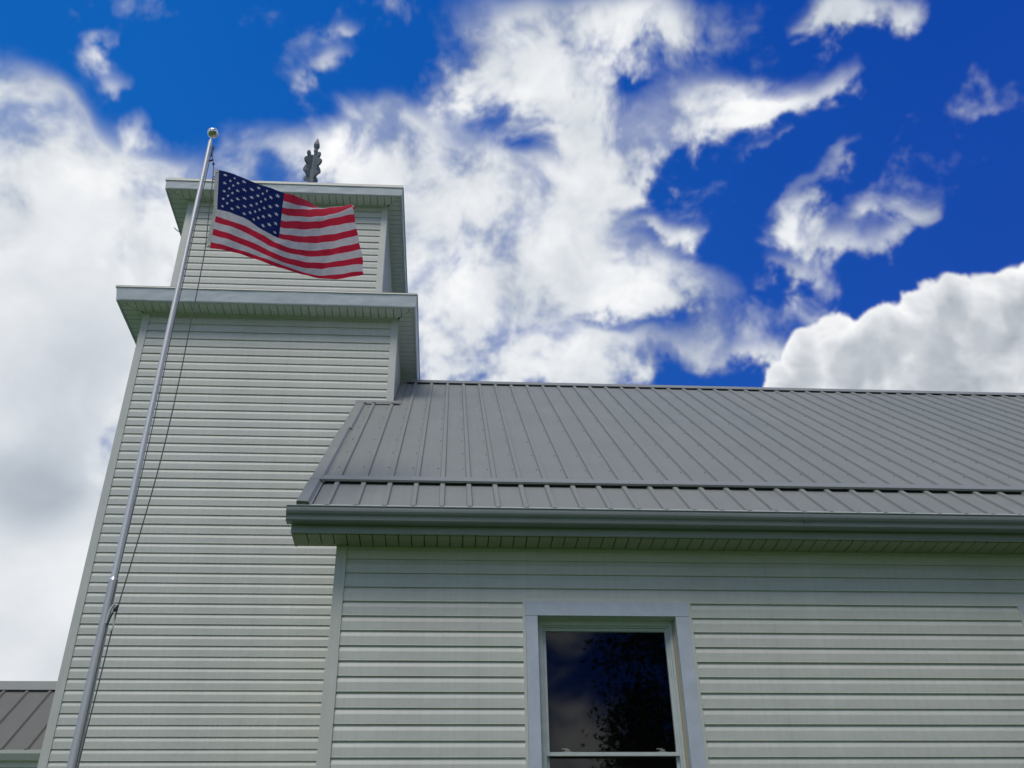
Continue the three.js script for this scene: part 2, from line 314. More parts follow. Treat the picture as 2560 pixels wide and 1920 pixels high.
// cornices: bent metal fascia on four sides, grooved soffit boards, a metal drip edge
function cornice(name, lo, hi, wall, y0, y1, dripHeight, seed, label) {
  // lo / hi: outline of the fascia's bottom and top edge {x0, x1, z0 (front), z1 (back)}, wall: outline of the tower
  const core = put(name, faces(prismFaces(
    [[lo.x0 + 0.03, y0 + 0.03, lo.z0 - 0.03], [lo.x1 - 0.03, y0 + 0.03, lo.z0 - 0.03], [lo.x1 - 0.03, y0 + 0.03, lo.z1 + 0.03], [lo.x0 + 0.03, y0 + 0.03, lo.z1 + 0.03]].reverse(),
    [[hi.x0 + 0.03, y1 - 0.002, hi.z0 - 0.03], [hi.x1 - 0.03, y1 - 0.002, hi.z0 - 0.03], [hi.x1 - 0.03, y1 - 0.002, hi.z1 + 0.03], [hi.x0 + 0.03, y1 - 0.002, hi.z1 + 0.03]].reverse())), joint, church, label);
  // fascia: each side a sheet with small dents, its lower edge bent back
  const corner = (o, i, inset = 0) => [[o.x0 + inset, o.z0 - inset], [o.x1 - inset, o.z0 - inset], [o.x1 - inset, o.z1 + inset], [o.x0 + inset, o.z1 + inset]][i & 3];
  for (let s = 0; s < 4; s++) {
    const a0 = corner(lo, s), a1 = corner(lo, s + 1), b0 = corner(hi, s), b1 = corner(hi, s + 1), c0 = corner(lo, s, 0.022), c1 = corner(lo, s + 1, 0.022);
    const n = s === 2 ? 1 : 64, m = 7, out = [a1[1] - a0[1], -(a1[0] - a0[0])], ol = -Math.hypot(...out), pos = [], uv = [], idx = [];
    const len = Math.hypot(a1[0] - a0[0], a1[1] - a0[1]);
    for (let j = 0; j <= m + 1; j++) for (let i = 0; i <= n; i++) {
      const u = i / n, v = (j - 1) / m, w = clamp(v); let x, y, z;
      if (j === 0) { x = mix(c0[0], c1[0], u); z = mix(c0[1], c1[1], u); y = y0 + 0.001; }
      else {
        x = mix(mix(a0[0], a1[0], u), mix(b0[0], b1[0], u), w); z = mix(mix(a0[1], a1[1], u), mix(b0[1], b1[1], u), w);
        const keep = Math.sin(Math.PI * clamp(u * 1.0)) ** 0.3;
        const d = (0.0045 * fbm(u * len * 1.5 + seed, w * 1.7 + s * 9, 3) + 0.0035 * fbm(u * len * 5 + seed, w * 4, 2)) * (u > 0 && u < 1 ? keep : 0);
        x += d * out[0] / ol; z += d * out[1] / ol; y = mix(y0, y1, w) + (j === m + 1 ? 0.004 * fbm(u * len * 2.2 + seed * 3, 4.4, 3) * keep : 0);
      }
      pos.push(x, y, z); uv.push(u * len, w * 0.3);
    }
    for (let j = 0; j <= m; j++) for (let i = 0; i < n; i++) { const p = j * (n + 1) + i, r = p + n + 1; idx.push(p, p + 1, r + 1, p, r + 1, r); }
    const g = new THREE.BufferGeometry(); g.setAttribute('position', new THREE.Float32BufferAttribute(pos, 3)); g.setAttribute('uv', new THREE.Float32BufferAttribute(uv, 2)); g.setIndex(idx); g.computeVertexNormals();
    put('fascia_sheet', g, coilWhite, core);
  }
  // drip edge on top, a folded strip round the roof
  const d = 0.010, ring = (o, e, y) => [[o.x0 - e, y, o.z0 + e], [o.x1 + e, y, o.z0 + e], [o.x1 + e, y, o.z1 - e], [o.x0 - e, y, o.z1 - e]];
  put('drip_edge', faces(prismFaces(ring(hi, d, y1 - dripHeight).reverse(), ring(hi, d * 0.7, y1 + 0.008).reverse())), vinylTrim, core);
  // soffit boards with open joints; the corners are mitred
  const ys = y0 + 0.012, yt = y0 + 0.026, w = 0.1015, gap = 0.008, fx = 0.020;
  const strip = (pts) => put('soffit_board', faces(prismFaces(pts.map(([x, z]) => [x, ys, z]), pts.map(([x, z]) => [x, yt, z]))), soffitWhite, core);
  const ccw = (pts) => { let s = 0; pts.forEach(([x, z], i) => { const [u, v] = pts[(i + 1) % pts.length]; s += x * v - u * z; }); return s > 0 ? pts.reverse() : pts; };
  const o = { x0: lo.x0 + fx, x1: lo.x1 - fx, z0: lo.z0 - fx, z1: lo.z1 + fx };
  const depthFront = (x) => x < wall.x0 ? mix(o.z0, wall.z0, (x - o.x0) / (wall.x0 - o.x0)) : x > wall.x1 ? mix(o.z0, wall.z0, (o.x1 - x) / (o.x1 - wall.x1)) : wall.z0;
  for (let x = o.x0; x < o.x1 - 0.02; x += w) { const xa = x + gap / 2, xb = Math.min(x + w - gap / 2, o.x1 - 0.004); strip(ccw([[xa, o.z0], [xb, o.z0], [xb, Math.min(depthFront(xb) + 0.004, o.z0 - 0.002)], [xa, Math.min(depthFront(xa) + 0.004, o.z0 - 0.002)]])); }
  for (const right of [true, false]) {
    const xo = right ? o.x1 : o.x0, xw = right ? wall.x1 : wall.x0;
    const depth = (z) => z > wall.z0 ? mix(xo, xw, (o.z0 - z) / (o.z0 - wall.z0)) : xw;
    const nudge = right ? 0.004 : -0.004;
    for (let z = o.z0; z > o.z1 + 0.02; z -= w) { const za = z - gap / 2, zb = Math.max(z - w + gap / 2, o.z1); strip(ccw([[xo, za], [xo, zb], [depth(zb) + nudge, zb], [depth(za) + nudge, za]])); }
  }
  // channel where the soffit meets the wall
  put('soffit_channel', merged([box(wall.x0 - 0.012, wall.x1 + 0.012, ys - 0.012, ys + 0.001, wall.z0 - 0.03, wall.z0 + 0.020), box(wall.x1 - 0.03, wall.x1 + 0.020, ys - 0.0125, ys + 0.0005, wall.z1, wall.z0 - 0.03), box(wall.x0 - 0.020, wall.x0 + 0.03, ys - 0.0125, ys + 0.0005, wall.z1, wall.z0 - 0.03)]), soffitWhite, core);
  return core;
}
const lowerCornice = cornice('lower_cornice', { x0: -4.365, x1: -0.505, z0: -10.512, z1: -14.12 }, { x0: -4.395, x1: -0.485, z0: -10.488, z1: -14.14 }, { x0: TX0, x1: TX1, z0: TZ, z1: TB }, 9.617, 9.83, 0.012, 3.1);
const upperCornice = cornice('upper_cornice', { x0: -4.225, x1: -0.80, z0: -10.875, z1: -13.75 }, { x0: -4.235, x1: -0.785, z0: -10.86, z1: -13.765 }, { x0: UX0, x1: UX1, z0: UZ, z1: UB }, 11.955, 12.145, 0.036, 8.4);
// sheet roofs on the two stages
put('tower_shelf_roof', faces(prismFaces([[-4.40, 9.842, -10.48], [-0.487, 9.842, -10.48], [-0.487, 9.842, -14.15], [-4.40, 9.842, -14.15]].reverse(), [[UX0, 10.2, UZ], [UX1, 10.2, UZ], [UX1, 10.2, UB], [UX0, 10.2, UB]].reverse())), roofTrim, church);
put('tower_cap_roof', faces([[-4.24, -10.855], [-0.78, -10.855], [-0.78, -13.77], [-4.24, -13.77]].map(([x, z], i, l) => { const [u, v] = l[(i + 1) % 4]; return [[x, 12.157, z], [u, 12.157, v], [-2.44, 12.95, -12.31]]; })), roofTrim, church);
put('loose_trim_strip', tube([[-4.20, 11.965, -11.83], [-4.232, 11.95, -11.79], [-4.262, 11.958, -11.76], [-4.29, 11.985, -11.75]], 0.007, 10, 5), roofTrim, church, 'loose strip of trim sticking out under the tower cornice');

// finial on the cap: a square post with four fretted vanes and a spear
{
  const weathered = std({ color: rgb(0.155, 0.19, 0.215), roughness: 0.7, map: scaled(roofTone, 3, 3) }), rusty = std({ color: rgb(0.36, 0.30, 0.31), roughness: 0.8, map: scaled(roofTone, 4, 4) });
  const cx = -2.44, cz = -12.31, y0 = 13.56, k = 0.00086;               // k: metres per step of the outline below
  const post = put('finial', merged([box(cx - 0.05, cx + 0.05, 12.85, y0 + 0.28, cz - 0.05, cz + 0.05), box(cx - 0.035, cx + 0.035, y0 + 0.28, y0 + 0.62, cz - 0.035, cz + 0.035)]), weathered, church, 'weathered grey fretwork finial on the tower cap');
  const out = [[30, -40], [85, -40], [88, 90], [130, 130], [205, 165], [225, 200], [212, 228], [158, 262], [148, 300], [168, 335], [150, 372], [162, 405], [225, 420], [268, 455], [280, 500], [262, 550], [215, 590], [165, 612], [158, 640], [190, 655], [215, 700], [210, 760], [175, 785], [135, 770], [112, 715], [95, 690], [70, 735], [30, 750]];
  const s = new THREE.Shape(out.map(([x, y]) => new THREE.Vector2(x * k * 0.82, y * k * 0.97)));
  const vane = new THREE.ExtrudeGeometry(s, { depth: 0.026, bevelEnabled: true, bevelThickness: 0.004, bevelSize: 0.004, bevelSegments: 1 }).translate(0, 0, -0.013);
  for (let i = 0; i < 4; i++) { const m = put('vane', vane, weathered, post); m.position.set(cx, y0, cz); m.rotation.y = 0.98 + i * Math.PI / 2; }
  const prof = [[0.001, 705], [38, 705], [44, 760], [36, 790], [52, 815], [60, 850], [50, 880], [38, 895], [52, 920], [74, 960], [82, 1010], [70, 1060], [40, 1130], [14, 1190], [0.001, 1215]].map(([r, y]) => new THREE.Vector2(r * k * 0.8, y * k * 1.02));
  const spear = put('spear', new THREE.LatheGeometry(prof.slice(0, 11), 6), weathered, post); spear.position.set(cx + 0.012, y0, cz); spear.rotation.z = -0.02;
  const tip = put('spear_tip', new THREE.LatheGeometry(prof.slice(10), 6), rusty, post); tip.position.copy(spear.position); tip.rotation.z = -0.02;
}

// ---- nave
const NX0 = -0.9075, NX1 = 14, NZ = -7.652, NTOP = 4.96, RX0 = -1.20, RX1 = 14.35;
const SL = 41.786 * RAD, EY = 5.126, EZ = -7.262, RIDGE = 6.56;               // roof: slope, eave edge, length up the slope
const WIN = [0, 4.116, 8.232], WOPEN = [0.715, 1.855, 2.25, 4.385];
{
  const parts = [box(NX0 + 0.014, NX1, 0, WOPEN[2], NZ - 0.15, NZ - 0.014), box(NX0 + 0.014, NX1, WOPEN[3], NTOP + 0.05, NZ - 0.15, NZ - 0.014)];
  const cuts = [NX0 + 0.014, ...WIN.flatMap((d) => [WOPEN[0] + d, WOPEN[1] + d]), NX1];
  for (let i = 0; i < cuts.length; i += 2) parts.push(box(cuts[i], cuts[i + 1], WOPEN[2], WOPEN[3], NZ - 0.15, NZ - 0.014));
  parts.push(box(NX0 + 0.014, NX0 + 0.15, 0, 5.2, TZ, NZ - 0.15));
  // gable above the eave
  const gy = (z) => EY + (EZ - z) * Math.tan(SL) - 0.08;
  parts.push(faces(prismFaces([[NX0 + 0.014, 5.2, NZ - 0.15], [NX0 + 0.014, gy(NZ - 0.15), NZ - 0.15], [NX0 + 0.014, gy(TZ), TZ], [NX0 + 0.014, 5.2, TZ]], [[NX0 + 0.15, 5.2, NZ - 0.15], [NX0 + 0.15, gy(NZ - 0.15), NZ - 0.15], [NX0 + 0.15, gy(TZ), TZ], [NX0 + 0.15, 5.2, TZ]])));
  const naveWall = put('nave_wall', merged(parts), sheathing, church);
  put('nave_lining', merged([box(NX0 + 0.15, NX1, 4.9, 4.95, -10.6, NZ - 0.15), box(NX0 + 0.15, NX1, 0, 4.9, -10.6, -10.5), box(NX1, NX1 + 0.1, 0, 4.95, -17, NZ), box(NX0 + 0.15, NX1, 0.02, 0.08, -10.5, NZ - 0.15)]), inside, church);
  const W0 = 0.608, W1 = 1.958;
  for (let k = -2; k < 40; k++) {
    const y = 4.7317 - k * E; if (y < 0 || y > NTOP - 0.02) continue;
    if (y > 4.48 || y < 2.05) frontBoard(naveWall, NX0 + 0.05, NX1, y, NZ - INSET);
    else { let x = NX0 + 0.05; for (const d of WIN) { frontBoard(naveWall, x, W0 + d, y, NZ - INSET); x = W1 + d; } frontBoard(naveWall, x, NX1, y, NZ - INSET); }
    leftBoard(naveWall, NZ - 0.05, TZ, y, NX0 + INSET);
  }
  for (let k = 3; k < 28; k++) { const y = 4.7317 + k * E, z = EZ - (y + E + 0.1 - EY) / Math.tan(SL); if (z > TZ + 0.05 && y < 8) leftBoard(naveWall, Math.min(z, NZ - 0.05), TZ, y, NX0 + INSET); }
  put('corner_post', box(NX0 - 0.006, NX0 + 0.079, 4.057, NTOP, NZ - 0.079, NZ + 0.018), vinylTrim, church);
  put('corner_post', box(NX0 - 0.016, NX0 + 0.082, 0, 4.062, NZ - 0.082, NZ + 0.021), vinylTrim, church);
  put('frieze_trim', box(NX0 + 0.079, NX1, NTOP - 0.028, NTOP - 0.002, NZ - 0.012, NZ + 0.016), vinylTrim, church);
}

// eave: boxed fascia and soffit boards, end return
{
  const FZ = -7.385, y0 = 4.952;
  const core = put('eave_box', merged([box(RX0 - 0.035, NX1, y0 + 0.03, 5.06, NZ + 0.0, FZ - 0.008)]), joint, church);
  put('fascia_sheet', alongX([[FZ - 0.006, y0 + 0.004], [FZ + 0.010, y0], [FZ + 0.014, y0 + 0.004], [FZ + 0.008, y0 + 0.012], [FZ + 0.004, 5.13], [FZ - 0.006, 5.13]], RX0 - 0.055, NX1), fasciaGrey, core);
  put('end_cap', box(RX0 - 0.052, RX0 - 0.034, y0 + 0.001, 5.09, NZ + 0.004, FZ - 0.0065), soffitNave, core);
  const strip = box(0, 0.0965, y0 + 0.006, y0 + 0.022, NZ + 0.006, FZ - 0.0065), lip = box(0, 0.0965, y0 + 0.0005, y0 + 0.0065, NZ + 0.030, FZ - 0.02);
  const shape = merged([strip, lip.translate(0.0, 0, 0)]);
  for (let i = 0; i < 150; i++) { const m = put('soffit_board', shape, soffitNave, core); m.position.x = RX0 - 0.032 + i * 0.104; m.position.y = (boardPick() - 0.5) * 0.002; }
}
// gutter: K-shaped trough with rolled front lip
{
  const z = EZ + 0.006, t = 0.0016, prof = [[-0.112, 0.0], [-0.112, -0.118], [-0.034, -0.122], [-0.026, -0.112], [-0.022, -0.094], [-0.018, -0.080], [-0.004, -0.066], [0.004, -0.050], [0.006, -0.034], [0.005, -0.016], [0.009, -0.012], [0.009, -0.007], [-0.003, 0.006], [-0.012, 0.005], [-0.012, -0.004]];
  const outer = prof.map(([a, b]) => [z + a, EY + 0.012 + b]);
  const quads = []; for (let i = 0; i < outer.length - 1; i++) { const [za, ya] = outer[i], [zb, yb] = outer[i + 1]; quads.push([[RX0 - 0.085, ya, za], [NX1, ya, za], [NX1, yb, zb], [RX0 - 0.085, yb, zb]]); }
  const gutter = put('gutter', faces(quads), gutterPaint, church, 'grey box gutter along the nave eave');
  put('gutter_end', faces(prismFaces(outer.slice(0, 13).map(([a, b]) => [RX0 - 0.086, b, a]), outer.slice(0, 13).map(([a, b]) => [RX0 - 0.089, b, a]))), gutterPaint, gutter);
  put('gutter_hem', alongX([[EZ + 0.002, EY + 0.014], [EZ + 0.0165, EY + 0.002], [EZ + 0.0185, EY + 0.004], [EZ + 0.0185, EY + 0.008], [EZ + 0.006, EY + 0.0205], [EZ + 0.002, EY + 0.019]], RX0 - 0.088, NX1), std({ color: rgb(0.52, 0.55, 0.52), roughness: 0.5, map: scaled(metalTone, 1, 1) }), gutter, 'pale hem along the top of the gutter');  // hem coloured paler than the rest of the gutter
  for (let i = 0; i < 2; i++) put('gutter_seam', alongX(outer.slice(2, 13).map(([a, b]) => [a + 0.0022, b - 0.0015]).concat(outer.slice(2, 13).reverse().map(([a, b]) => [a + 0.0006, b - 0.0004])), 2.9 + i * 6, 2.94 + i * 6), gutterPaint, gutter);
}

// metal roof. In the roof's own frame x runs along the eave, -z up the slope, +y out of the roof
const LAP = 0.735, RIB0 = -0.9748, PITCH = 0.2286, TOWER_AT = (EZ - TZ) / Math.cos(SL);
{
  const roof = put('nave_roof', box(RX0 + 0.02, RX1 - 0.02, -0.06, -0.012, -RIDGE + 0.02, -0.02), sheathing, church, 'grey ribbed metal roof of the nave');
  roof.position.set(0, EY, EZ); roof.rotation.x = SL;
  const ribbed = (x0, x1, y) => {                                   // cross-section from x0 to x1 with every rib that falls inside
    const top = [[x0, y]];
    for (let i = 0; ; i++) { const c = RIB0 + i * PITCH; if (c - 0.031 > x1) break; if (c - 0.031 < x0 - 1e-6 || c + 0.031 > x1 + 1e-6) continue; top.push([c - 0.026, y], [c - 0.019, y + 0.0205], [c - 0.015, y + 0.023], [c + 0.015, y + 0.023], [c + 0.019, y + 0.0205], [c + 0.026, y]); }
    top.push([x1, y]); return [...top, ...top.slice().reverse().map(([a, b]) => [a, b - 0.0012])];
  };
  const openSheet = (x0, x1, y, s0, s1) => { const p = ribbed(x0, x1, y), h = p.length / 2, l = []; for (let i = 0; i < h - 1; i++) { const [a, b] = p[i], [c, d] = p[i + 1]; l.push([[a, b, -s0], [c, d, -s0], [c, d, -s1], [a, b, -s1]]); l.push([[a, b - 0.0012, -s0], [a, b, -s0], [c, d, -s0], [c, d - 0.0012, -s0]].reverse()); l.push([[a, b - 0.0012, -s1], [c, d - 0.0012, -s1], [c, d - 0.0012, -s0], [a, b - 0.0012, -s0]]); } return faces(l); };
  const UP = 0.018, pick = rng(5);
  const panel = (x0, x1, y, s0, s1) => put('roof_panel', openSheet(x0, x1, y, s0, s1), roofPaint[Math.floor(pick() * 3)], roof);
  const first = RIB0 + 1.5 * PITCH;                                  // joints lie midway between ribs
  panel(-1.13, first, UP, LAP + 0.004, TOWER_AT - 0.012); panel(-1.13, first, 0, 0.0, LAP + 0.16);
  for (let x = first; x < RX1; x += 4 * PITCH) { const x1 = Math.min(x + 4 * PITCH, RX1); panel(x + 0.0004, x1, UP, LAP + 0.004, RIDGE - 0.01); panel(x + 0.0004, x1, 0, 0.0, LAP + 0.16); }
  // transition strip over the lap, ridge cap, trims, flashings
  const strip = (name, x0, x1, prof, label) => put(name, alongX(prof.map(([s, y]) => [-s, y]), x0, x1), roofTrim, roof, label);
  let at = -1.155; for (const end of [1.9, 5.0, 8.1, 11.2, RX1]) { const dy = pick() * 0.001; strip('lap_flashing', at, end - 0.002, [[LAP - 0.012, UP + 0.010 + dy], [LAP - 0.008, UP + 0.0275 + dy], [LAP + 0.135, UP + 0.0260 + dy], [LAP + 0.137, UP + 0.0235 + dy], [LAP - 0.006, UP + 0.0240 + dy]]); at = end + 0.001; }
  at = -0.64; for (const end of [2.3, 5.3, 8.3, 11.3, RX1]) { strip('ridge_cap', at, end - 0.002, [[RIDGE - 0.17, UP + 0.024], [RIDGE - 0.172, UP + 0.030], [RIDGE - 0.01, UP + 0.040], [RIDGE + 0.03, UP + 0.034], [RIDGE + 0.02, UP + 0.012], [RIDGE - 0.01, UP + 0.034]]); at = end + 0.001; }
  strip('tower_apron_flashing', -1.20, -0.655, [[TOWER_AT - 0.11, UP + 0.028], [TOWER_AT - 0.112, UP + 0.032], [TOWER_AT - 0.012, UP + 0.040], [TOWER_AT - 0.012, UP + 0.034]], 'flashing where the roof meets the tower');
  const side = put('tower_side_flashing', box(TX1 + 0.012, TX1 + 0.11, UP + 0.002, UP + 0.005, -RIDGE + 0.02, -TOWER_AT + 0.05), roofTrim, roof);
  void side;
  // rake trim: two lengths, the lower one lapped over the upper
  const rake = (x0, x1, y, s0, s1) => put('rake_trim', alongZ([[x0, y - 0.16], [x0, y + 0.006], [x0 + 0.006, y + 0.010], [x1 - 0.03, y + 0.008], [x1 - 0.012, y - 0.020], [x1, y - 0.020], [x1, y - 0.024], [x1 - 0.015, y - 0.024], [x1 - 0.033, y + 0.004], [x0 + 0.004, y + 0.004], [x0 + 0.003, y - 0.16]], -s0, -s1), roofTrim, roof);
  rake(RX0 + 0.008, -1.062, UP + 0.021, 3.0, TOWER_AT - 0.005); rake(RX0 - 0.006, -1.080, UP + 0.024, LAP - 0.03, 3.03); rake(RX0 - 0.014, -1.095, 0.040, 0.0, LAP + 0.02);
  // screws beside the ribs
  const one = new THREE.CylinderGeometry(0.005, 0.007, 0.006, 6), screws = [];
  for (let i = 0; i * PITCH + RIB0 < RX1; i++) { const x = RIB0 + i * PITCH - 0.045; screws.push(one.clone().translate(x, 0.0035, -0.055 - pick() * 0.01)); for (let s = 1.28; s < RIDGE - 0.2; s += 0.62) if (x > first - 0.1 || s < TOWER_AT - 0.3) screws.push(one.clone().translate(x + (pick() - 0.5) * 0.01, UP + 0.0035, -s - (pick() - 0.5) * 0.02)); }
  const sc = put('screws', merged(screws), screwHead, roof); sc.userData.kind = 'stuff';
  // far slope, out of sight
  const back = put('roof_back_slope', box(RX0 + 0.02, RX1 - 0.02, -0.06, 0.02, -6.5, 0), roofTrim, church); back.position.set(0, EY + RIDGE * Math.sin(SL) + 0.012, EZ - RIDGE * Math.cos(SL) - 0.01); back.rotation.x = -SL;
}

// ---- windows
function makeWindow() {
  const g = put('window', merged([box(0.716, 0.764, 2.25, 4.384, NZ - 0.18, NZ - 0.090), box(1.800, 1.854, 2.25, 4.384, NZ - 0.18, NZ - 0.090), box(0.764, 1.800, 4.338, 4.384, NZ - 0.18, NZ - 0.090), box(0.764, 1.800, 2.25, 2.29, NZ - 0.18, NZ - 0.090)]), sashWhite, church);
  const Z = NZ;
  put('head_casing', soft(0.628, 1.945, 4.379, 4.494, Z - 0.012, Z + 0.021, 0.003), casingWhite, g);
  put('side_casing', soft(0.629, 0.722, 2.22, 4.3775, Z - 0.012, Z + 0.019, 0.003), casingWhite, g);
  put('side_casing', soft(1.838, 1.946, 2.22, 4.3775, Z - 0.012, Z + 0.019, 0.003), casingWhite, g);
  put('sill', soft(0.61, 1.965, 2.16, 2.22, Z - 0.03, Z + 0.05, 0.004), casingWhite, g);
  put('channel', merged([box(0.604, 0.6275, 2.16, 4.489, Z - 0.012, Z + 0.015), box(1.9465, 1.970, 2.16, 4.5, Z - 0.012, Z + 0.015), box(0.6275, 1.9465, 4.4955, 4.512, Z - 0.012, Z + 0.014)]), vinylTrim, g);
  // stepped stops inside the opening
  put('jamb_liner', merged([box(0.716, 0.7225, 2.25, 4.384, Z - 0.0895, Z - 0.013), box(1.8385, 1.8545, 2.25, 4.384, Z - 0.0895, Z - 0.013), box(0.7225, 1.8385, 4.3785, 4.3845, Z - 0.0895, Z - 0.013)]), sashWhite, g);
  put('frame_stop', merged([box(0.764, 0.775, 2.29, 4.338, Z - 0.175, Z - 0.108), box(1.788, 1.800, 2.29, 4.338, Z - 0.175, Z - 0.108), box(0.775, 1.788, 4.326, 4.338, Z - 0.175, Z - 0.108)]), sashWhite, g);
  put('weathered_strip', box(1.822, 1.838, 2.26, 4.372, Z - 0.0895, Z - 0.070), std({ color: rgb(0.42, 0.37, 0.26), roughness: 0.8, map: scaled(roofTone, 6, 0.4) }), g, 'brownish stained strip inside the right casing');
  // upper sash
  const sash = (name, y0, y1, z, rail) => {
    const s = put(name, merged([box(0.775, 0.797, y0, y1, z - 0.03, z), box(1.768, 1.788, y0, y1, z - 0.03, z), box(0.797, 1.768, y1 - 0.024, y1, z - 0.03, z), box(0.797, 1.768, y0, y0 + rail, z - 0.03, z)]), sashWhite, g);
    put('pane', faces([[[0.795, y0 + rail - 0.002, z - 0.016], [1.770, y0 + rail - 0.002, z - 0.016], [1.770, y1 - 0.022, z - 0.016], [0.795, y1 - 0.022, z - 0.016]]]), glass, s); return s;
  };
  sash('upper_sash', 3.334, 4.325, Z - 0.122, 0.027); sash('lower_sash', 2.292, 3.366, Z - 0.154, 0.03);
  for (const x of [0.935, 1.665]) {
    const l = put('sash_lock', merged([soft(x - 0.034, x + 0.034, 3.3665, 3.374, Z - 0.180, Z - 0.156, 0.002), soft(x - 0.016, x + 0.020, 3.374, 3.390, Z - 0.176, Z - 0.158, 0.003), soft(x - 0.042, x + 0.006, 3.3905, 3.398, Z - 0.174, Z - 0.162, 0.002)]), std({ color: rgb(0.20, 0.21, 0.17), roughness: 0.5 }), g); void l;
  }
  return g;
}
const win = makeWindow();
for (const d of WIN.slice(1)) { const c = win.clone(); c.position.x = d; church.add(c); }

// pale strand hanging from the soffit
{ const t = put('hanging_strand', tube([[-0.752, 4.955, NZ + 0.03], [-0.735, 4.89, NZ + 0.045], [-0.705, 4.82, NZ + 0.05], [-0.690, 4.74, NZ + 0.055], [-0.688, 4.71, NZ + 0.05]], 0.0014, 16, 5), vinylTrim, scene);
  t.userData = { label: 'thin pale strand of web hanging from the eave beside the nave corner', category: 'strand' }; }

// ---------------------------------------------------------------- low building behind the tower
{
  const hall = thing('outbuilding', 'low building with ribbed grey metal roof behind the foot of the tower', 'building');
  const x0 = -16, x1 = -4.4, ez = -12.9, ey = 4.54, rz = -14.15, ry = 5.685, a = Math.atan2(ry - ey, ez - rz), len = Math.hypot(ry - ey, ez - rz);
  const wall = put('wall', box(x0 + 0.3, x1, 0, ey - 0.12, rz - 1.3, ez - 0.42), sheathing, hall);
  for (let y = 2.6; y < ey - 0.25; y += E) frontBoard(wall, x0 + 0.3, x1, y, ez - 0.408);
  put('soffit', box(x0, x1, ey - 0.14, ey - 0.12, ez - 0.42, ez - 0.13), soffitWhite, hall);
  put('fascia', box(x0, x1, ey - 0.16, ey + 0.01, ez - 0.129, ez - 0.11), soffitWhite, hall);
  put('gutter', alongX([[ez - 0.109, ey - 0.1], [ez - 0.03, ey - 0.1], [ez + 0.01, ey - 0.03], [ez + 0.012, ey + 0.012], [ez - 0.002, ey + 0.012], [ez - 0.004, ey - 0.02], [ez - 0.04, ey - 0.085], [ez - 0.105, ey - 0.085]], x0, x1), vinylTrim, hall);
  const roof = put('roof', box(x0, x1, -0.05, -0.004, -len, -0.02), sheathing, hall); roof.position.set(0, ey, ez); roof.rotation.x = a;
  const p = 0.3048, oldRoof = std({ color: rgb(0.20, 0.195, 0.17), roughness: 0.65, map: scaled(roofTone, 0.6, 0.4) });
  for (let x = x0, n = 0; x < x1 - 0.1; x += 3 * p, n++) {
    const l = []; for (let i = 0; i < 3; i++) { const c = x + i * p; if (c + p > x1 + 0.2) break; const q = [[c, 0], [c + p - 0.07, 0], [c + p - 0.053, 0.026], [c + p - 0.030, 0.026], [c + p - 0.012, 0], [c + p, 0]]; for (let k = 0; k < 5; k++) l.push([[...q[k], -0.0], [...q[k + 1], -0.0], [...q[k + 1], -len], [...q[k], -len]]); }
    if (l.length) put('roof_panel', faces(l), oldRoof, roof);
  }
  put('ridge_cap', alongX([[-len + 0.17, 0.027], [-len + 0.172, 0.034], [-len - 0.01, 0.07], [-len - 0.03, 0.06], [-len - 0.01, 0.05]], x0, x1), roofTrim, roof);
  const bk = put('roof_back', box(x0, x1, -0.04, 0.02, -1.7, 0), roofTrim, hall); bk.position.set(0, ry, rz - 0.02); bk.rotation.x = -a;
}

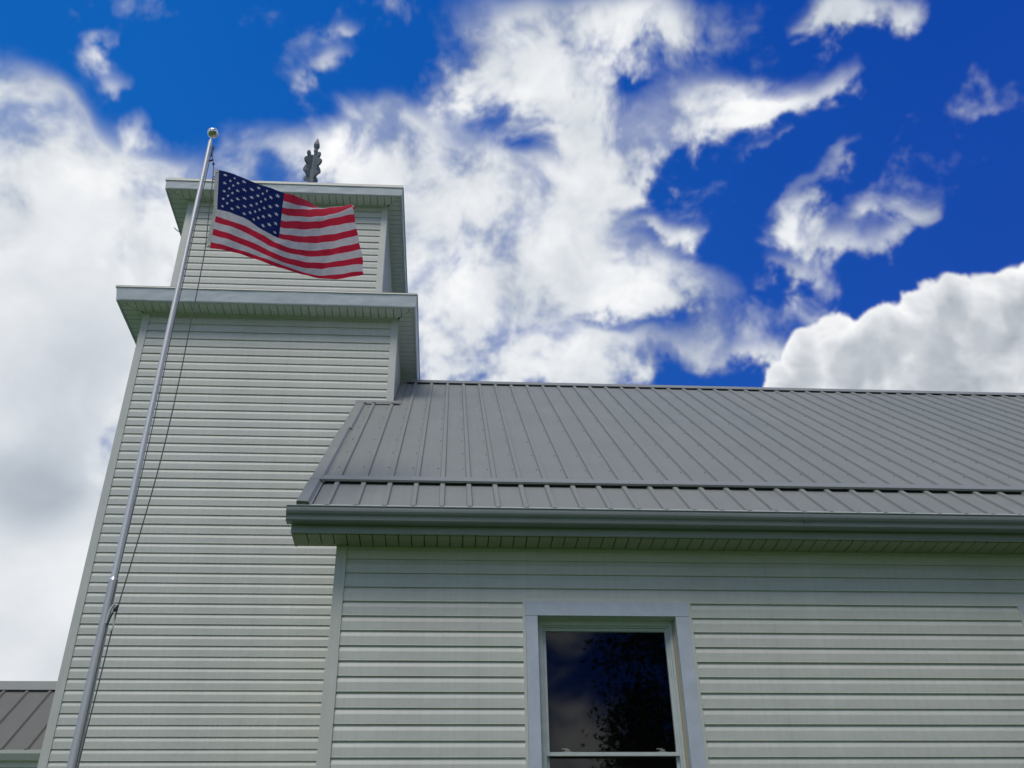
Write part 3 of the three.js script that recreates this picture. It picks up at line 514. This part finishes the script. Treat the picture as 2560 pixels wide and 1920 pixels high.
// ---------------------------------------------------------------- flagpole
const aluminium = std({ color: rgb(0.74, 0.745, 0.73), metalness: 0.5, roughness: 0.5, map: scaled(metalTone, 3, 0.5) });
const aluminiumDull = std({ color: rgb(0.58, 0.59, 0.585), metalness: 0.45, roughness: 0.55, map: scaled(metalTone, 3, 0.5) });
{
  const pole = thing('flagpole', 'silver flagpole with ball top in front of the tower', 'flagpole');
  const axis = (y) => [-2.157 - (8.2 - y) * 0.0053, y, -6.3];
  const shaft = (name, y0, y1, r0, r1, m) => { const a = new THREE.Vector3(...axis(y0)), b = new THREE.Vector3(...axis(y1)), g = new THREE.CylinderGeometry(r1, r0, a.distanceTo(b), 28, 1, false); const o = put(name, g, m, pole); o.position.copy(a).add(b).multiplyScalar(0.5); o.quaternion.setFromUnitVectors(new THREE.Vector3(0, 1, 0), b.clone().sub(a).normalize()); return o; };
  shaft('lower_shaft', 0, 4.105, 0.036, 0.0295, aluminiumDull); shaft('joint_collar', 4.1055, 4.122, 0.0295, 0.0245, std({ color: rgb(0.8, 0.8, 0.8), metalness: 0.8, roughness: 0.25 }));
  shaft('upper_shaft', 4.07, 8.175, 0.0236, 0.0175, aluminium); shaft('top_cap', 8.1755, 8.195, 0.0175, 0.011, aluminium); shaft('ball_stem', 8.1955, 8.255, 0.008, 0.008, aluminium);
  const ball = put('ball', new THREE.SphereGeometry(0.049, 32, 20), std({ color: rgb(0.74, 0.74, 0.73), metalness: 0.95, roughness: 0.16 }), pole); ball.position.set(-2.152, 8.285, -6.3); ball.scale.y = 0.95;
  const dark = std({ color: rgb(0.03, 0.035, 0.045), roughness: 0.6 }), rope = std({ color: rgb(0.13, 0.13, 0.125), roughness: 0.9 }), pale = std({ color: rgb(0.55, 0.58, 0.52), roughness: 0.7 });
  put('truck_pulley', merged([tube([[-2.126, 8.115, -6.292], [-2.113, 8.09, -6.28], [-2.112, 8.03, -6.268], [-2.12, 7.965, -6.272]], 0.007, 12, 6), tube([[-2.13, 7.925, -6.285], [-2.11, 7.918, -6.272], [-2.09, 7.918, -6.26]], 0.008, 8, 6)]), dark, pole);
  const halyard = put('halyard', merged([
    tube([[-2.112, 8.07, -6.262], [-2.102, 7.96, -6.258], [-2.087, 7.91, -6.252], [-2.075, 7.854, -6.25], [-2.056, 7.685, -6.25], [-2.03, 7.30, -6.25], [-2.004, 6.93, -6.25], [-1.999, 6.669, -6.25], [-1.999, 6.147, -6.25], [-2.0, 5.6, -6.25], [-2.018, 4.95, -6.25], [-2.07, 4.231, -6.25], [-2.098, 3.905, -6.25], [-2.12, 3.4, -6.255], [-2.139, 2.941, -6.262], [-2.15, 1.4, -6.262]], 0.0042, 150, 6),
    tube([[-2.118, 8.07, -6.264], [-2.12, 7.4, -6.26], [-2.122, 6.665, -6.258], [-2.126, 6.07, -6.257], [-2.122, 5.27, -6.256], [-2.136, 4.5, -6.258], [-2.146, 3.9, -6.255], [-2.155, 1.4, -6.258]], 0.0036, 120, 6)]), rope, pole); void halyard;
  put('rope_knot', new THREE.SphereGeometry(0.011, 10, 8).translate(-2.075, 7.856, -6.25), dark, pole);
  put('snap_hook', tube([[-2.058, 7.70, -6.25], [-2.040, 7.705, -6.25], [-2.030, 7.69, -6.25], [-2.038, 7.672, -6.25], [-2.055, 7.678, -6.25]], 0.0045, 16, 6), dark, pole);
  put('snap_hook', tube([[-2.012, 6.97, -6.25], [-2.0, 6.985, -6.25], [-1.985, 6.97, -6.25], [-1.99, 6.945, -6.25], [-2.005, 6.94, -6.25]], 0.0045, 16, 6), pale, pole);
  // clip holding the spare end of the halyard
  put('rope_clip', tube([[-2.100, 3.915, -6.245], [-2.120, 3.925, -6.25], [-2.136, 3.905, -6.25], [-2.146, 3.86, -6.25], [-2.150, 3.80, -6.25]], 0.0085, 18, 8), pale, pole);
  put('rope_end', merged([tube([[-2.100, 3.905, -6.240], [-2.112, 3.898, -6.24], [-2.118, 3.872, -6.24], [-2.130, 3.83, -6.24], [-2.140, 3.79, -6.24]], 0.0055, 14, 6), new THREE.SphereGeometry(0.012, 10, 8).scale(1, 1.4, 1).translate(-2.110, 3.888, -6.238).toNonIndexed()]), dark, pole);
  put('rope_loop', tube([[-2.112, 3.88, -6.236], [-2.104, 3.83, -6.24], [-2.100, 3.775, -6.24], [-2.112, 3.74, -6.24]], 0.005, 14, 6), pale, pole);
}

// ---------------------------------------------------------------- flag: the cloth as a curved sheet, rows from top to bottom edge, columns from hoist to fly (metres)
const FLAG = [
  [[-2.017, 7.784, -6.245], [-1.885, 7.772, -6.281], [-1.754, 7.750, -6.335], [-1.619, 7.726, -6.372], [-1.490, 7.733, -6.442], [-1.409, 7.806, -6.556], [-1.349, 7.981, -6.805], [-1.267, 8.070, -6.981], [-1.165, 8.083, -7.049], [-1.052, 8.073, -7.032], [-0.938, 8.070, -6.981]],
  [[-2.010, 7.718, -6.245], [-1.880, 7.706, -6.280], [-1.750, 7.685, -6.335], [-1.616, 7.654, -6.373], [-1.486, 7.639, -6.442], [-1.405, 7.707, -6.556], [-1.342, 7.885, -6.772], [-1.262, 8.017, -6.931], [-1.163, 8.077, -6.999], [-1.051, 8.081, -6.982], [-0.934, 8.048, -6.931]],
  [[-2.003, 7.653, -6.246], [-1.874, 7.641, -6.279], [-1.746, 7.621, -6.335], [-1.613, 7.583, -6.374], [-1.484, 7.557, -6.441], [-1.409, 7.654, -6.556], [-1.342, 7.808, -6.725], [-1.265, 7.941, -6.861], [-1.172, 8.024, -6.929], [-1.065, 8.032, -6.912], [-0.953, 8.010, -6.861]],
  [[-1.996, 7.589, -6.246], [-1.868, 7.576, -6.278], [-1.742, 7.557, -6.335], [-1.610, 7.513, -6.375], [-1.482, 7.489, -6.441], [-1.405, 7.569, -6.556], [-1.330, 7.687, -6.692], [-1.249, 7.805, -6.811], [-1.156, 7.890, -6.879], [-1.050, 7.920, -6.862], [-0.940, 7.936, -6.811]],
  [[-1.989, 7.525, -6.246], [-1.863, 7.512, -6.277], [-1.739, 7.494, -6.335], [-1.607, 7.443, -6.376], [-1.480, 7.412, -6.441], [-1.401, 7.510, -6.556], [-1.324, 7.632, -6.692], [-1.239, 7.746, -6.811], [-1.144, 7.843, -6.879], [-1.033, 7.864, -6.862], [-0.918, 7.848, -6.811]],
  [[-1.982, 7.461, -6.247], [-1.857, 7.448, -6.276], [-1.735, 7.431, -6.335], [-1.604, 7.373, -6.377], [-1.478, 7.336, -6.440], [-1.396, 7.422, -6.556], [-1.316, 7.542, -6.692], [-1.230, 7.663, -6.811], [-1.132, 7.754, -6.879], [-1.019, 7.769, -6.862], [-0.902, 7.754, -6.811]],
  [[-1.976, 7.398, -6.247], [-1.851, 7.385, -6.275], [-1.731, 7.369, -6.335], [-1.601, 7.305, -6.378], [-1.476, 7.265, -6.440], [-1.393, 7.349, -6.556], [-1.310, 7.462, -6.692], [-1.221, 7.576, -6.811], [-1.121, 7.657, -6.879], [-1.007, 7.674, -6.862], [-0.889, 7.676, -6.811]],
  [[-1.969, 7.336, -6.247], [-1.846, 7.322, -6.274], [-1.727, 7.307, -6.335], [-1.598, 7.237, -6.379], [-1.477, 7.214, -6.440], [-1.388, 7.282, -6.556], [-1.301, 7.385, -6.692], [-1.208, 7.492, -6.811], [-1.105, 7.575, -6.879], [-0.987, 7.598, -6.862], [-0.866, 7.600, -6.811]],
  [[-1.969, 7.264, -6.250], [-1.841, 7.228, -6.267], [-1.727, 7.232, -6.335], [-1.603, 7.194, -6.386], [-1.477, 7.150, -6.437], [-1.385, 7.204, -6.556], [-1.296, 7.301, -6.692], [-1.201, 7.406, -6.811], [-1.095, 7.491, -6.879], [-0.975, 7.511, -6.862], [-0.852, 7.508, -6.811]],
  [[-1.969, 7.198, -6.250], [-1.843, 7.171, -6.267], [-1.727, 7.167, -6.335], [-1.603, 7.123, -6.386], [-1.478, 7.090, -6.437], [-1.384, 7.148, -6.556], [-1.290, 7.237, -6.692], [-1.191, 7.336, -6.811], [-1.082, 7.418, -6.879], [-0.959, 7.438, -6.862], [-0.831, 7.433, -6.811]],
  [[-1.969, 7.127, -6.250], [-1.841, 7.093, -6.267], [-1.727, 7.095, -6.335], [-1.605, 7.073, -6.386], [-1.480, 7.037, -6.437], [-1.382, 7.089, -6.556], [-1.284, 7.173, -6.692], [-1.181, 7.263, -6.811], [-1.068, 7.337, -6.879], [-0.941, 7.355, -6.862], [-0.810, 7.344, -6.811]],
  [[-1.969, 7.058, -6.250], [-1.842, 7.030, -6.267], [-1.728, 7.033, -6.335], [-1.605, 7.008, -6.386], [-1.481, 6.980, -6.437], [-1.381, 7.027, -6.556], [-1.282, 7.107, -6.692], [-1.178, 7.197, -6.811], [-1.063, 7.274, -6.879], [-0.934, 7.288, -6.862], [-0.801, 7.265, -6.811]],
  [[-1.967, 6.983, -6.250], [-1.842, 6.960, -6.267], [-1.729, 6.972, -6.335], [-1.608, 6.963, -6.386], [-1.486, 6.950, -6.437], [-1.385, 6.994, -6.556], [-1.284, 7.057, -6.692], [-1.177, 7.123, -6.811], [-1.061, 7.189, -6.879], [-0.932, 7.201, -6.862], [-0.799, 7.187, -6.811]],
  [[-1.967, 6.917, -6.250], [-1.845, 6.914, -6.267], [-1.732, 6.933, -6.335], [-1.612, 6.925, -6.386], [-1.489, 6.911, -6.437], [-1.386, 6.961, -6.556], [-1.282, 7.030, -6.692], [-1.171, 7.093, -6.811], [-1.050, 7.140, -6.879], [-0.917, 7.152, -6.862], [-0.782, 7.148, -6.811]]];
{
  const R = FLAG.length - 1, C = FLAG[0].length - 1;
  const cat = (a, b, c, d, t) => 0.5 * (2 * b + (c - a) * t + (2 * a - 5 * b + 4 * c - d) * t * t + (3 * b - a - 3 * c + d) * t * t * t);
  const get = (r, c, k) => { const r1 = clamp(r, 0, R), c1 = clamp(c, 0, C); let v = FLAG[r1][c1][k]; if (c < 0) v += (FLAG[r1][0][k] - FLAG[r1][1][k]) * -c; if (c > C) v += (FLAG[r1][C][k] - FLAG[r1][C - 1][k]) * (c - C); if (r < 0) v += (FLAG[0][c1][k] - FLAG[1][c1][k]) * -r; if (r > R) v += (FLAG[R][c1][k] - FLAG[R - 1][c1][k]) * (r - R); return v; };
  const cloth = (u, v) => {                                    // u along the fly 0..1, v down the hoist 0..1
    if (u > 0 && u < 0.4 && v < 7 / 13) u += 0.016 * Math.sin(u * TAU / 0.2 + v * 4) * Math.sin(Math.PI * u / 0.4) ** 0.6 * (1 - v * 13 / 7) ** 0.3;
    const fc = u * C, fr = v * R, c = Math.min(Math.floor(fc), C - 1), r = clamp(Math.floor(fr), 0, R - 1), tc = fc - c, tr = fr - r, p = [];
    for (let k = 0; k < 3; k++) { const col = []; for (let i = -1; i < 3; i++) col.push(cat(get(r + i, c - 1, k), get(r + i, c, k), get(r + i, c + 1, k), get(r + i, c + 2, k), tc)); p.push(cat(...col, tr)); }
    // fine wrinkles drawn by the wind, strongest at the hoist and slack towards the fly
    p[2] += (0.006 * fbm(u * 16 + v * 6, v * 5 - u * 3, 3) * (1 - 0.5 * u) + 0.003 * Math.sin((u * 26 + v * 7) * 1.7 + 2 * fbm(u * 4, v * 4, 2))) * smooth(0, 0.05, u);
    return p;
  };
  const patch = (u0, u1, v0, v1, nu, nv) => {
    const pos = [], uv = [], idx = [];
    for (let j = 0; j <= nv; j++) for (let i = 0; i <= nu; i++) { const u = mix(u0, u1, i / nu), v = mix(v0, v1, j / nv); pos.push(...cloth(u, v)); uv.push(u * 1.52, v * 0.91); }
    for (let j = 0; j < nv; j++) for (let i = 0; i < nu; i++) { const a = j * (nu + 1) + i, b = a + nu + 1; idx.push(a, b, b + 1, a, b + 1, a + 1); }
    const g = new THREE.BufferGeometry(); g.setAttribute('position', new THREE.Float32BufferAttribute(pos, 3)); g.setAttribute('uv', new THREE.Float32BufferAttribute(uv, 2)); g.setIndex(idx); g.computeVertexNormals(); return g;
  };
  const weave = speckle(256, (x, y) => { const n = tile((u, v) => fbm(u * 10 + v * 5, v * 6 - u * 3, 4), x, y), f = tile((u, v) => fbm(u * 80, v * 80, 2), x, y); const t = 0.5 + n * 0.42 + f * 0.1; return [t, t, t]; }, false);
  const tone = speckle(256, (x, y) => { const n = tile((u, v) => fbm(u * 9, v * 9, 4), x, y); const t = 0.94 + n * 0.1; return [t, t, t]; });
  const fabric = (r, g, b) => new THREE.MeshPhysicalMaterial({ color: rgb(r, g, b), roughness: 0.9, specularIntensity: 0.25, transmission: 0.34, thickness: 0, side: THREE.DoubleSide, map: scaled(tone, 2, 2), bumpMap: scaled(weave, 2.2, 2.2), bumpScale: 0.006 });
  const red = fabric(0.64, 0.016, 0.055), white = fabric(0.66, 0.64, 0.68), blue = fabric(0.0015, 0.016, 0.135), canvas = fabric(0.60, 0.62, 0.58);
  const flag = thing('flag', 'striped red and white flag with starred blue canton flying from the pole', 'flag');
  put('header', patch(-0.024, 0.0, 0, 1, 2, 40), canvas, flag, 'pale canvas strip along the hoist');
  for (let k = 0; k < 13; k++) put('stripe', patch(k < 7 ? 0.4 : 0, 1, k / 13, (k + 1) / 13, k < 7 ? 60 : 100, 5), k % 2 ? white : red, flag);
  const canton = put('canton', patch(0, 0.4, 0, 7 / 13, 48, 40), blue, flag, 'blue canton with white stars');
  const star = std({ color: rgb(0.46, 0.50, 0.60), roughness: 0.95, side: THREE.DoubleSide });
  for (let r = 0; r < 9; r++) for (let c = 0; c < 11; c++) {
    if ((r + c) % 2) continue;
    const cu = 0.4 * (c + 1) / 12, cv = (7 / 13) * (r + 1) / 10, ring = [], tri = [], pt = (a, d) => { const u = cu + Math.sin(a) * d / 1.52, v = cv - Math.cos(a) * d / 0.91, p = cloth(u, v), h = 0.004, q = cloth(u + h, v), w = cloth(u, v + h); const n = new THREE.Vector3(w[0] - p[0], w[1] - p[1], w[2] - p[2]).cross(new THREE.Vector3(q[0] - p[0], q[1] - p[1], q[2] - p[2])).normalize(); return { p, n }; };
    for (let i = 0; i < 10; i++) ring.push(pt(i * Math.PI / 5, i % 2 ? 0.0082 : 0.0205));
    const mid = pt(0, 0);
    for (const side of [1, -1]) for (let i = 0; i < 10; i++) { const l = [mid, ring[i], ring[(i + 1) % 10]].map(({ p, n }) => [p[0] + n.x * 0.0022 * side, p[1] + n.y * 0.0022 * side, p[2] + n.z * 0.0022 * side]); tri.push(side > 0 ? l.reverse() : l); }
    put('star', faces(tri), star, canton);
  }
  for (const v of [0.03, 0.97]) { const p = cloth(-0.012, v); put('grommet', new THREE.TorusGeometry(0.008, 0.003, 6, 14).translate(p[0], p[1], p[2] + 0.002), brass, flag); }
}

// ---------------------------------------------------------------- trees on the lawn facing the nave: the first is mirrored in the window, the second is added unseen for its shade; both shade the right of the wall
function shadeTree(label, bx, bz, h, w, seed) {
  const tree = thing('shade_tree', label, 'tree', 'trees on the lawn facing the nave');
  const r = rng(seed), bark = std({ color: rgb(0.09, 0.07, 0.05), roughness: 0.95 }), limbs = [], tips = [];
  const branch = (a, b, ra, rb) => { const A = new THREE.Vector3(...a), B = new THREE.Vector3(...b), g = new THREE.CylinderGeometry(rb, ra, A.distanceTo(B), 9, 1); g.applyQuaternion(new THREE.Quaternion().setFromUnitVectors(new THREE.Vector3(0, 1, 0), B.clone().sub(A).normalize())); const m = A.add(B).multiplyScalar(0.5); g.translate(m.x, m.y, m.z); limbs.push(g); };
  branch([bx, -0.1, bz], [bx - 0.15, h * 0.3, bz], 0.36, 0.26); branch([bx - 0.15, h * 0.295, bz], [bx - 0.4, h * 0.74, bz + 0.2], 0.26, 0.1);
  for (let i = 0; i < 28; i++) { const y = h * (0.26 + r() * 0.46), a = r() * TAU, len = w * (0.45 + r() * 0.5) * (1 - (y - 3) / h / 1.3), p = [bx - 0.2, y, bz], e = [bx - 0.2 + Math.cos(a) * len, y + 0.6 + r() * 1.6, bz + Math.sin(a) * len]; branch(p, e, 0.085, 0.03); tips.push(e); }
  for (let i = 0; i < 64; i++) { const a = r() * TAU, t = Math.acos(1 - 2 * r()), d = Math.cbrt(r()); tips.push([bx - 0.2 + Math.cos(a) * Math.sin(t) * w * d, h * 0.63 + Math.cos(t) * h * 0.36 * d, bz + Math.sin(a) * Math.sin(t) * w * d]); }
  put('trunk', merged(limbs), bark, tree);
  const pos = [], col = [], q = new THREE.Quaternion(), v = new THREE.Vector3();
  for (const t of tips) for (let i = 0; i < 420; i++) {
    const g = () => (r() + r() + r() - 1.5) * 0.9, c = [t[0] + g(), t[1] + g() * 0.8, t[2] + g()], s = 0.06 + r() * 0.05, tone = 0.7 + r() * 0.6;
    q.set(r() - 0.5, r() - 0.5, r() - 0.5, r() - 0.5).normalize();
    for (const [x, y] of [[-0.5, 0], [0, -0.9], [0.5, 0], [-0.5, 0], [0.5, 0], [0, 0.9]]) { v.set(x * s, y * s, 0).applyQuaternion(q); pos.push(c[0] + v.x, c[1] + v.y, c[2] + v.z); col.push(0.04 * tone, 0.075 * tone, 0.022 * tone); }
  }
  const g = new THREE.BufferGeometry(); g.setAttribute('position', new THREE.Float32BufferAttribute(pos, 3)); g.setAttribute('color', new THREE.Float32BufferAttribute(col, 3)); g.computeVertexNormals();
  put('crown', g, std({ vertexColors: true, roughness: 0.8, side: THREE.DoubleSide }), tree);
}
shadeTree('leafy tree on the lawn, mirrored dark in the right half of the window', 7.9, 9.5, 14, 4.0, 404);
shadeTree('unseen leafy tree right of the mirrored tree, added to shade the nave wall', 11.6, 2.2, 12, 4.2, 77);

renderer.render(scene, camera);
